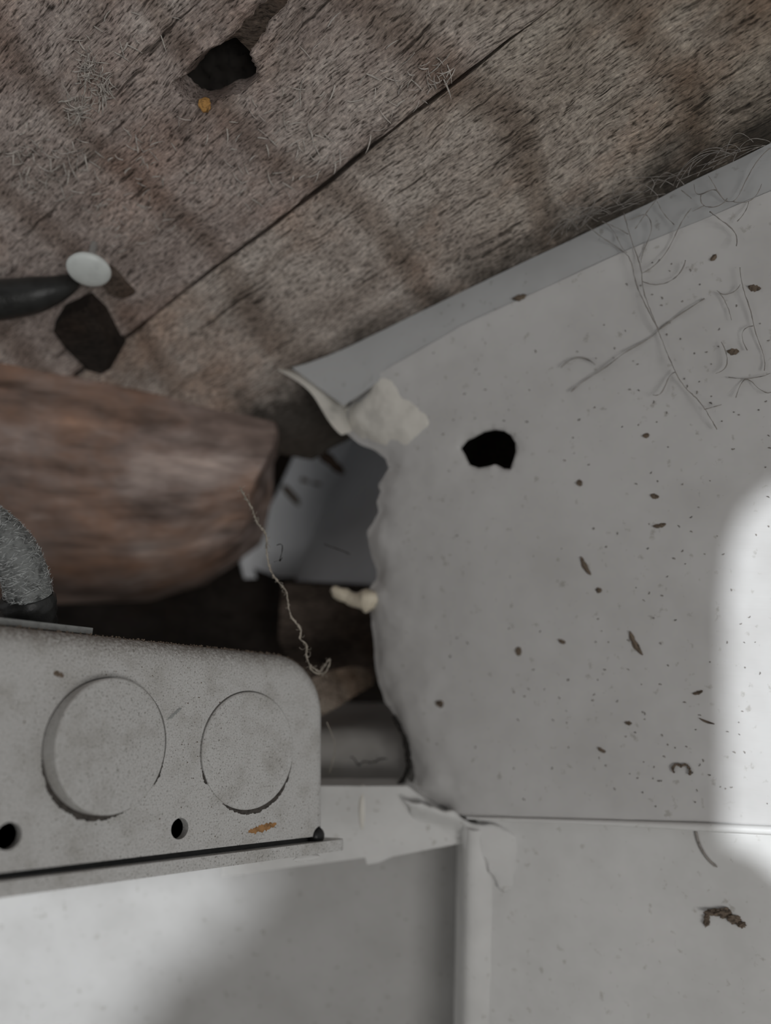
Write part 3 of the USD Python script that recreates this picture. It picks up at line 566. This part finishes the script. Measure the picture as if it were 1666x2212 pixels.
def boxpart(name, mesh, matn="box_steel", parent=None, smooth=32, label=None):
    if hasattr(mesh, "to_mesh"): q = mesh.to_mesh(); mesh = trimesh.Trimesh(q.vert_properties[:, :3], q.tri_verts)
    mesh = trimesh.Trimesh(np.asarray(mesh.vertices) * BS, mesh.faces, process=False)
    p = obj(name, mesh, matn, parent or box, smooth=smooth, label=label, world=False); frame_xf(p, bO, bt, bu, -bn) if (parent is None or parent == box) else None; return p
boxpart("body", m)
def knockout(kx, ky, hi, lo_, az, lab=None):
    # a stamped disc standing proud of the face, highest towards az, hinged on the uncut tab
    k = 96; a = np.linspace(0, 2 * np.pi, k, endpoint=False); rows = []
    hh = lambda x, y: lo_ + (hi - lo_) * (1 + (x * math.cos(az) + y * math.sin(az)) / 10.8) / 2
    for r_, dz in ((10.95, None), (10.85, -.28), (10.6, -.06), (10.2, 0), (7, 0), (3, 0)):
        x, y = r_ * np.cos(a), r_ * np.sin(a); z_ = np.full(k, -.65) if dz is None else hh(x, y) + dz
        rows.append(np.c_[x + kx, y + ky, z_])
    V = np.vstack(rows + [[[kx, ky, hh(0, 0)]], [[kx, ky, -.65]]]); F = []
    for j in range(len(rows) - 1):
        for q in range(k):
            p_, q_ = j * k + q, j * k + (q + 1) % k; F += [[p_, q_, q_ + k], [p_, q_ + k, p_ + k]]
    e = (len(rows) - 1) * k
    for q in range(k): F += [[e + q, e + (q + 1) % k, len(V) - 2], [(q + 1) % k, q, len(V) - 1]]
    return boxpart("knockout", trimesh.Trimesh(V, np.array(F), process=False), smooth=28, label=lab)
knockout(0.0, 0.2, 4.2, .25, math.pi * 1.06, "left knockout bent outward at its left side")
knockout(29.3, -.7, .55, .8, math.pi * 1.05, "right knockout standing slightly proud")
knockout(-29.2, .6, .5, .5, math.pi)
for kx, ky, a in ((0, .2, -43), (29.3, -.7, -132)):
    a = math.radians(a); t_ = trimesh.creation.box([2.6, 6.2, .9]); t_.apply_transform(trimesh.transformations.rotation_matrix(a, [0, 0, 1])); t_.apply_translation([kx + 10.9 * math.cos(a), ky + 10.9 * math.sin(a), -.42]); boxpart("tab", t_.subdivide())
# cover plate on the box's open underside
pl = m3d.Manifold.batch_hull([m3d.Manifold.cylinder(2.1, 2.2, 2.2, 24).rotate([-90, 0, 0]).translate([x, -20.7, z]) for x in (X0 - 2, 52.2) for z in (ZB - 1, -.6)])
boxpart("cover_plate", pl, label="flat cover plate with a flaking edge")
gs = m3d.Manifold.batch_hull([m3d.Manifold.cylinder(1.6, 1, 1, 12).rotate([-90, 0, 0]).translate([x, -18.9, z]) for x in (X0 + 2, 47.5) for z in (ZB + 3, -2.6)])  # black strip added to darken the gap over the cover plate
boxpart("dark_gap_strip", gs, "black_rubber", label="black gap line above the cover plate")
sc = trimesh.creation.icosphere(3); sc.vertices = sc.vertices * [1.9, 1.7, 1.6] + [48.2, -17.6, -1.3]; boxpart("cover_screw", sc, "screw_dark", smooth=True, label="dark screw in the corner ear")
br = trimesh.creation.box([42, 1.1, 14]); br.vertices += [-23, 19.6, -12]; br = br.subdivide().subdivide(); boxpart("mounting_bracket", br, "scuff", label="flat strap across the box top")
bt2 = blob([0, 0, 0], (3.4, .8, .5), seed=4, amp=.4); bt2.vertices += [44, -21.2, .6]; boxpart("paint_drip", bt2, "white_paint", smooth=True)
def stain(cx, cy, L, w, ang, seed, matn, nm, lab):
    r = np.random.default_rng(seed); k = 22; s = np.linspace(-1, 1, k); a = math.radians(ang); up_ = w * (.35 + .65 * r.random(k)) * np.sqrt(1 - .9 * s ** 2); dn = w * (.35 + .9 * r.random(k)) * np.sqrt(1 - .9 * s ** 2)
    pts = np.r_[np.c_[s * L, up_], np.c_[s * L, -dn][::-1]]; R_ = np.array([[math.cos(a), -math.sin(a)], [math.sin(a), math.cos(a)]]); pts = pts @ R_.T + [cx, cy]
    e = trimesh.creation.extrude_polygon(Polygon(pts).buffer(0), .05, engine="earcut"); e.vertices[:, 2] -= .02; boxpart(nm, e, matn, label=lab)
stain(33.2, -15.0, 3.4, .75, 8, 4, "rust", "rust_stain", "orange rust streak")
stain(12.4, 5.6, 1.7, .42, 38, 7, "scuff", "paint_chip", "grey chipped patch")
stain(-9.6, 11.2, .9, .55, -20, 9, "chip", "dirt_spot", "small tan spot")
r = np.random.default_rng(21); ms = []
for k in range(260):
    x, y = r.uniform(-22, 48), r.uniform(-16, 14)
    s_ = trimesh.creation.icosphere(1); s_.vertices = s_.vertices * [r.uniform(.04, .16), r.uniform(.04, .12), .05] + [x, y, .02]
    if any((x - a_) ** 2 + (y - b_) ** 2 < 11.6 ** 2 for a_, b_ in ((0, .2), (29.3, -.7), (-29, .6))): s_.vertices[:, 2] += .05 if False else 0
    ms.append(s_)
p = boxpart("grit", cat(ms), "chip"); tag(p, "fine dark grit on the painted steel", kind="stuff")
# dirt and shade under each knockout, both painted as dark crescents
ms = []
for kx, ky, a0, a1, th in ((0, .2, -168, -58, .62), (0, .2, -40, -14, .35), (29.3, -.7, -120, -2, .62), (29.3, -.7, -160, -146, .3)):
    for a_ in np.arange(a0, a1, 1.6):
        w_ = th * (.25 + .75 * math.sin(math.pi * (a_ - a0) / (a1 - a0))) * r.uniform(.7, 1.25); a = math.radians(a_); R0 = 10.95 + w_ * .45
        ms.append(blob([kx + R0 * math.cos(a), ky + R0 * math.sin(a), -.04], (w_, w_, .16), seed=int(abs(a_) * 7), sub=1))
p = boxpart("groove_dirt_shade", cat(ms), "dirt_shade", smooth=True); tag(p, "dark dirt and painted shade in the lower grooves", kind="stuff")
# fluff along the top edge
ms = []
for k in range(900):
    x = r.uniform(-24, 49); f = max(0, (x - 37) / 12.5); y = 18.5 - 12.5 * (1 - math.sqrt(max(0, 1 - min(1, f) ** 2))) - abs(r.normal()) * .9; z = -1.6 + r.uniform(-1.4, .9)
    s_ = trimesh.creation.icosphere(1); q = r.uniform(.07, .2); s_.vertices = s_.vertices * q + [x, y + .1, min(z, -.05 if y < 15 else -1.0 - (y - 15.2) * .35)]; ms.append(s_)
p = boxpart("dust_fluff", cat(ms), "chip", smooth=True); tag(p, "brownish dust along the top edge", kind="stuff")

# ------------------------------------------------------------------ grey fuzzy cable into the box top
cab = thing("grey_cable", "dusty fuzzy grey cable bending down into the top of the junction box", "cable")
cp = spline([at(-190, 1085, 158), at(-90, 1105, 158), at(-20, 1140, 158), at(32, 1195, 158), at(56, 1250, 159), at(62, 1300, 160), at(63, 1345, 161)], 60)
obj("sheath", tube(cp, 4.5, 28, jitter=.015), "cable_grey", cab, smooth=True)
r = np.random.default_rng(8); ms = []; tg = np.gradient(cp, axis=0)
for k in range(2600):
    j = r.integers(6, 53); t_ = unit(tg[j]); a = r.uniform(0, 2 * np.pi); u = unit(np.cross(t_, [0, 1, 0])); w = np.cross(t_, u); rad = math.cos(a) * u + math.sin(a) * w
    if rad[1] > .5: continue
    b = cp[j] + rad * 4.4; tang = np.cross(t_, rad); d_ = unit(tang * r.choice([-1, 1]) + .5 * r.normal() * t_); L = r.uniform(.6, 1.9)
    ms.append(tube([b, b + d_ * L * .5 + rad * .28, b + d_ * L + rad * r.uniform(.1, .5)], [.07, .06, .02], 3, False))
obj("fuzz", cat(ms), "cable_fuzz", cab, kind="stuff", label="short pale fibres standing off the sheath")
obj("bushing", tube(spline([at(60, 1285, 159.5), at(63, 1310, 160.3), at(63, 1348, 161)], 8), [4.9, 5.3, 5.4, 5.4, 5.4, 5.4, 5.4, 5.4], 24, jitter=.05, seed=2), "black_rubber", cab, smooth=40, label="black bushing where it enters the box")

# ------------------------------------------------------------------ black cable end and white nail
bc = thing("black_cable", "dark rubber cable end curving in from the left behind the white nail", "cable")
bp = spline([at(-260, 640, 196), at(-100, 648, 196), at(-10, 648, 197), at(60, 640, 198), at(110, 628, 199), at(150, 612, 201), at(172, 592, 203)], 60)
obj("sheath", tube(bp, np.interp(np.linspace(0, 1, 60), [0, .55, .75, .9, 1], [5.3, 5.3, 4.6, 2.8, 1.2]), 24), "black_rubber", bc, smooth=True)
nl = thing("nail", "white round-headed nail standing off the board at upper left", "nail")
hc = at(192, 582, 192); ax = unit(np.array([.05, -.47, -.83])); X = unit(np.cross(ax, [0, 0, 1])); Y = np.cross(ax, X)
hd = trimesh.creation.revolve(np.array([(0, -1.6), (3.6, -1.5), (4.9, -.9), (5.35, 0), (5.1, .7), (4.3, 1.25), (2.6, 1.65), (0, 1.75)]), sections=48)
hd.vertices = hc + hd.vertices[:, :1] * X + hd.vertices[:, 1:2] * Y + hd.vertices[:, 2:] * ax; hd.fix_normals(); obj("head", hd, "nail_white", nl, smooth=60)
wz = trimesh.creation.revolve(np.array([(2.2, -.5), (4.3, -.5), (4.6, 0), (4.3, .5), (2.2, .6), (0, .6), (0, -.5)]), sections=40); wax = unit(np.array([.35, -.72, -.35])); wx = unit(np.cross(wax, [0, 0, 1])); wy = np.cross(wax, wx)
wz.vertices = at(262, 606, 203) + wz.vertices[:, :1] * wx + wz.vertices[:, 1:2] * wy + wz.vertices[:, 2:] * wax; wz.fix_normals(); obj("dark_disc", wz, "brown_wood", nl, smooth=50, label="dark brown disc")  # added disc, standing in for an unidentified dark ellipse
obj("shank", tube([hc, hc - ax * 6, hit(C, 201, 524) - cZ * 2], [.9, .9, .8], 14), "nail_shank", nl, smooth=60)

# ------------------------------------------------------------------ small loose things
co = obj("cocoon", blob(c3(*c2(444, 224), .9), (1.35, 1.25, 1.5), seed=5, amp=.35, freq=2.2), "cocoon", label="small orange-tan cocoon at the lip of the gouge in the ceiling board", cat="cocoon")
chips = [(1373, 1390, 56, 12, -62, "longest brown wood splinter stuck right of the panel's centre"), (1265, 1223, 44, 11, -62, "slim brown splinter up and left of the longest one"), (1425, 1135, 28, 9, 12, "short dark chip on the panel, upper right of the slim splinter"),
         (1584, 760, 24, 14, -6, "dark crumb under the cobwebs near the right edge"), (1630, 622, 26, 14, -18, "dark chip high on the panel at the right edge"), (1542, 557, 16, 10, 50, "small dark chip beside the cobwebs just under the flange"), (1125, 645, 30, 13, 8, "grey-brown chip on the flange above the hole"),
         (1508, 1496, 22, 8, 24, "small brown chip just left of the bright sunlit patch"), (1527, 1558, 32, 5, -16, "thin dark sliver at the left edge of the sunlit patch"), (1120, 1407, 13, 20, 0, "dark crumb between hole and caulked corner, mid panel"), (1415, 1072, 18, 11, -15, "dark crumb above the short dark chip"),
         (1396, 941, 14, 11, 10, "dark fleck to the right of the hole"), (1358, 1562, 14, 9, 0, "dark fleck low on the panel under the longest splinter"), (1214, 1386, 16, 9, -20, "pale brown fleck left of the longest splinter"), (1252, 1043, 12, 16, 20, "grey fleck right below the hole"), (950, 1520, 18, 16, 0, "blurred dark spot beside the torn edge low down"),
         (1294, 1275, 13, 12, 0, "tan crumb just under the slim splinter"), (1300, 1620, 18, 9, -25, "faint crumb among the pale scratches low on the panel")]
for k, (px, py, L, w, a, lab) in enumerate(chips): obj("wood_chip", flake(px, py, L, w, a, .5, 40 + k, bend=.06), "chip", label=lab, cat="chip")
def on_low(px, py, h=.3): return hit(low_n, px, py) - unit(low_n) * h
obj("dirt_crumb", cat([blob(on_low(px, py, .3), (rx * .105, .5, rz * .105), seed=k, amp=.7, sub=4, freq=2.5) for k, (px, py, rx, rz) in enumerate([(1527, 1986, 6, 14), (1545, 1970, 20, 7), (1566, 1971, 18, 10), (1588, 1985, 16, 9), (1602, 1996, 9, 6)])]), "chip", label="crooked brown dirt crumb on the lower right wall", cat="crumb", smooth=True)
obj("dirt_curl", tube(spline([hit(Wp, *p) + nW * .5 for p in ((1458, 1668), (1455, 1656), (1464, 1650), (1472, 1653), (1480, 1650), (1490, 1660), (1489, 1672))], 40), .26 * (.6 + .9 * noise(np.c_[np.arange(40) * .6, np.zeros(40), np.zeros(40)], 3)), 6, jitter=.5), "chip", label="curled ring of dark dirt low on the panel near the sunlit patch", cat="dirt")
obj("hair", tube(spline([on_low(*p, .3) for p in ((1503, 1792), (1512, 1825), (1528, 1852), (1550, 1872))], 30), [.32] * 28 + [.2, .1], 6), "speck", label="curved faint grey hair under the panel's bright rim", cat="hair")
# threads inside the opening
def thread(pxs, r, matn, name, lab, catg, n=60, jit=.5, fuzz=0, seed=0):
    base = spline([at(*p) for p in pxs], n); rr = np.random.default_rng(seed)
    R_ = r * (.7 + .9 * noise(np.c_[np.arange(n) * .7, np.zeros(n), np.zeros(n)], seed)); ms = [tube(base, R_, 5, jitter=jit, seed=seed)]
    for _ in range(fuzz):
        b = base[rr.integers(2, n - 2)]; q = b + rr.normal(0, .7, 3); ms.append(tube(spline([b, (b + q) / 2 + rr.normal(0, .35, 3), q], 6), r * .35, 3, False))
    return obj(name, cat(ms), matn, smooth=True, label=lab, cat=catg)
thread([(518, 1050, 182), (535, 1082, 182), (548, 1108, 182), (556, 1130, 182), (572, 1150, 182), (576, 1180, 182), (592, 1245, 182), (606, 1262, 182), (617, 1275, 182), (622, 1300, 182), (635, 1340, 182), (650, 1368, 182), (648, 1378, 182), (660, 1390, 182), (662, 1410, 183), (668, 1435, 184), (676, 1450, 186), (692, 1456, 187)], .16, "dust_thread", "dust_string", "dusty cobweb string hanging down to the box's rounded corner", "cobweb", 140, .7, 70, 3)
thread([(668, 1436, 185), (690, 1450, 187), (700, 1440, 189), (712, 1424, 190), (708, 1444, 190), (690, 1452, 189)], .13, "dust_thread", "dust_tuft", "little dust tuft caught at the box's rounded corner", "dust", 50, .7, 24, 5)
thread([(757, 1636, 214), (768, 1643, 214), (776, 1652, 214), (784, 1646, 214), (800, 1647, 214), (812, 1644, 214), (824, 1639, 214), (836, 1640, 214)], .14, "black_debris", "hair", "curled dark hair on the grubby white recessed block", "hair", 60, .4, 4, 6)
thread([(700, 1175, 200), (720, 1183, 200), (740, 1190, 200), (756, 1197, 200)], .09, "black_debris", "hair", "tiny straight dark hair in front of the flashing's right leaf", "hair", 24, .3, 2, 7)
thread([(598, 1178, 180), (606, 1204, 180), (604, 1212, 180), (610, 1204, 180)], .09, "black_debris", "hair", "tiny hooked dark hair in front of the flashing's left leaf", "hair", 24, .3, 1, 8)
thread([(706, 1560, 191), (722, 1600, 196), (722, 1630, 200), (712, 1668, 200)], .08, "dust_thread", "hair", "fine pale hair beside the box's right side", "hair", 30, .3, 2, 9)

# cobwebs between boards, flange and panel
def webpt(px, py, lift):
    d = min(hit(C, px, py)[1], hit(Wp, px, py)[1]); return ray(px, py) * (d - lift)
def cobweb(lines, lab, r=.085, lift=2.5, seed=0, name="cobweb"):
    ms = []; rr = np.random.default_rng(seed)
    for k, ln in enumerate(lines):
        pts = [webpt(x, y, lift * (.6 + .7 * rr.random())) for x, y in ln]; n_ = max(12, 8 * len(pts)); s = spline(pts, n_) if len(pts) > 2 else np.linspace(pts[0], pts[1], n_)
        s = s + (fbm(s * 1.2, 3, seed + k)[:, None] - .5) * .35
        ms.append(tube(s, r * (.5 + 1.1 * noise(np.c_[np.arange(n_) * .4, np.full(n_, k), np.zeros(n_)], seed)), 4, False))
    return obj(name, cat(ms), "cobweb", label=lab, cat="cobweb", smooth=True)
def z(L, ox=1150, oy=280, s=516 / 1666): return [(ox + x * s, oy + y * s) for x, y in L]
cobweb([z([(380, 660), (500, 760), (620, 840), (680, 900), (720, 1050), (770, 1180), (830, 1300), (880, 1400)]), z([(510, 650), (580, 730), (620, 810), (660, 860)]), z([(640, 580), (670, 700), (720, 850), (760, 980), (770, 1080), (820, 1250), (880, 1400)]), z([(490, 640), (600, 690), (670, 730)]),
        z([(880, 470), (790, 590), (720, 690)]), z([(790, 590), (830, 700), (800, 790), (760, 930)]), z([(770, 1000), (860, 940), (950, 830), (1020, 690), (1110, 550)]), z([(770, 1060), (880, 1080), (1000, 1030), (1070, 910)]), z([(680, 630), (780, 590)])],
       "branching cobweb strands forking down from the flange right of centre", .10, 2.2, 1)
cobweb([z([(880, 1400), (930, 1530), (1000, 1690), (1060, 1790), (1150, 1880), (1230, 1990), (1290, 2090)]), z([(1000, 1690), (930, 1780), (880, 1850), (840, 1850)]), z([(1200, 1950), (1320, 1920)])], "single long cobweb strand trailing down the panel below the fork", .11, 1.8, 2)
cobweb([z([(880, 1400), (760, 1490), (640, 1560), (520, 1650), (380, 1740), (270, 1830)]), z([(880, 1400), (1000, 1310), (1120, 1230), (1200, 1180)]), z([(440, 1640), (320, 1590), (200, 1660)])], "smudged slanting cobweb crossing the long strand", .14, .9, 3)
cobweb([z([(1130, 380), (1180, 450), (1270, 420), (1340, 490), (1400, 500), (1470, 400), (1550, 250), (1660, 130)]), z([(1180, 450), (1200, 530), (1300, 530), (1360, 480)]), z([(1200, 530), (1120, 570)]), z([(1230, 320), (1290, 420)]), z([(1240, 570), (1330, 640), (1400, 700), (1425, 810)]), z([(1400, 500), (1510, 500), (1600, 380)]), z([(1510, 500), (1480, 580), (1430, 640)]), z([(1040, 420), (1110, 480)]), z([(870, 500), (930, 600), (990, 660)])],
       "tangled cobweb over the flange near the right edge", .10, 2.4, 4)
cobweb([z([(1450, 960), (1480, 1130), (1530, 1290), (1560, 1420), (1610, 1560), (1620, 1680)]), z([(1290, 1120), (1340, 1150), (1390, 1140), (1450, 1080)]), z([(1300, 1130), (1360, 1230), (1390, 1330)]), z([(1320, 1480), (1310, 1690), (1280, 1700)]), z([(1500, 1540), (1500, 1380), (1540, 1370)]), z([(1370, 1725), (1510, 1735), (1660, 1700)]), z([(1420, 1870), (1520, 1750), (1600, 1820), (1680, 1830)])], "loose cobweb ends dangling on the panel near the right edge", .09, 1.2, 5)
L6 = []
rr = np.random.default_rng(33)
for k in range(34):
    x0, x1 = rr.uniform(80, 1500), 0; x1 = min(1680, x0 + rr.uniform(90, 420)); e = lambda x: 830 - x * .44; u0, u1 = rr.uniform(-20, 70), rr.uniform(-30, 110); m_ = rr.uniform(-10, 120)
    L6.append(z([(x0, e(x0) - u0), (x0 + (x1 - x0) * rr.uniform(.3, .7), e((x0 + x1) / 2) - (u0 + u1) / 2 - m_), (x1, e(x1) - u1)]))
L6 += [z([(130, 480), (260, 570), (380, 650)]), z([(170, 490), (350, 580), (460, 640)]), z([(400, 390), (620, 340), (830, 330), (1050, 310)]), z([(400, 400), (420, 560), (350, 600)]), z([(560, 400), (600, 500), (640, 540)]), z([(770, 440), (850, 370), (830, 340)])]
tag(cobweb(L6, "web of pale dusty strands over the grimy dark edge of the boards", .065, 2.0, 6), kind="stuff")

# ------------------------------------------------------------------ floor, and two unseen boards added behind the camera, cut to shape the sunlight
fl_ = trimesh.creation.box([8000, 8000, 60]); fl_.vertices += [0, 0, -CAM_Z * 1000 - 30]
obj("floor", fl_, "ground", label="grey-brown ground far below the ceiling, out of frame", cat="ground", kind="structure")
sx = unit(np.cross([0, 0, 1.0], -SUN)); 
def toward_sun(p, Yp): return p - SUN * ((p[1] - Yp) / SUN[1])
def opening(pts, Yp): return Polygon([(q[0], q[2]) for q in (toward_sun(p, Yp) for p in pts)]).buffer(0)
def lit(px, py): return hit(Wp, px, py)
R_patch = [lit(1503, 1500), lit(1503, 1250), lit(1515, 1130), lit(1545, 1050), lit(1600, 1000), lit(1760, 980), lit(2100, 980), hit(low_n, 2100, 2040), hit(low_n, 1680, 1930), hit(low_n, 1640, 1850), lit(1503, 1790)]
L_patch = [hit(left_n, *p) for p in ((-500, 1800), (560, 1800), (560, 1900), (470, 2010), (330, 2110), (250, 2260), (200, 2500), (-500, 2500))]
B_patch = [at(*p, 206) for p in ((705, 1700), (900, 1705), (930, 1800), (890, 1880), (800, 1880), (700, 1880))]
near_Y, far_Y = -600.0, -2200.0
face = shapely.geometry.box(-520, -330, 380, 520)
near = face - opening(R_patch, near_Y) - opening(L_patch, near_Y).buffer(35)
def mask_mesh(poly, Y, t):
    g = [trimesh.creation.extrude_polygon(q, t, engine="earcut") for q in getattr(poly, "geoms", [poly])]; m = cat(g); v = m.vertices.copy(); m.vertices = np.stack([v[:, 0], Y - v[:, 2], v[:, 1]], 1); m.fix_normals(); return m
obj("sun_mask_near", mask_mesh(near, near_Y, 18), "sun_mask_board", label="unseen board added behind the viewpoint, openings cut to shape the sun patches", cat="wall", kind="structure")
Lo = opening(L_patch, far_Y); cx, cy = Lo.centroid.x, Lo.centroid.y
far = shapely.geometry.box(cx - 260, cy - 260, cx + 260, cy + 260) - Lo - opening(R_patch, far_Y).buffer(40)
obj("sun_mask_far", mask_mesh(far, far_Y, 18), "sun_mask_board", label="unseen farther board added behind the viewpoint to shape the lower left sun patch", cat="wall", kind="structure")
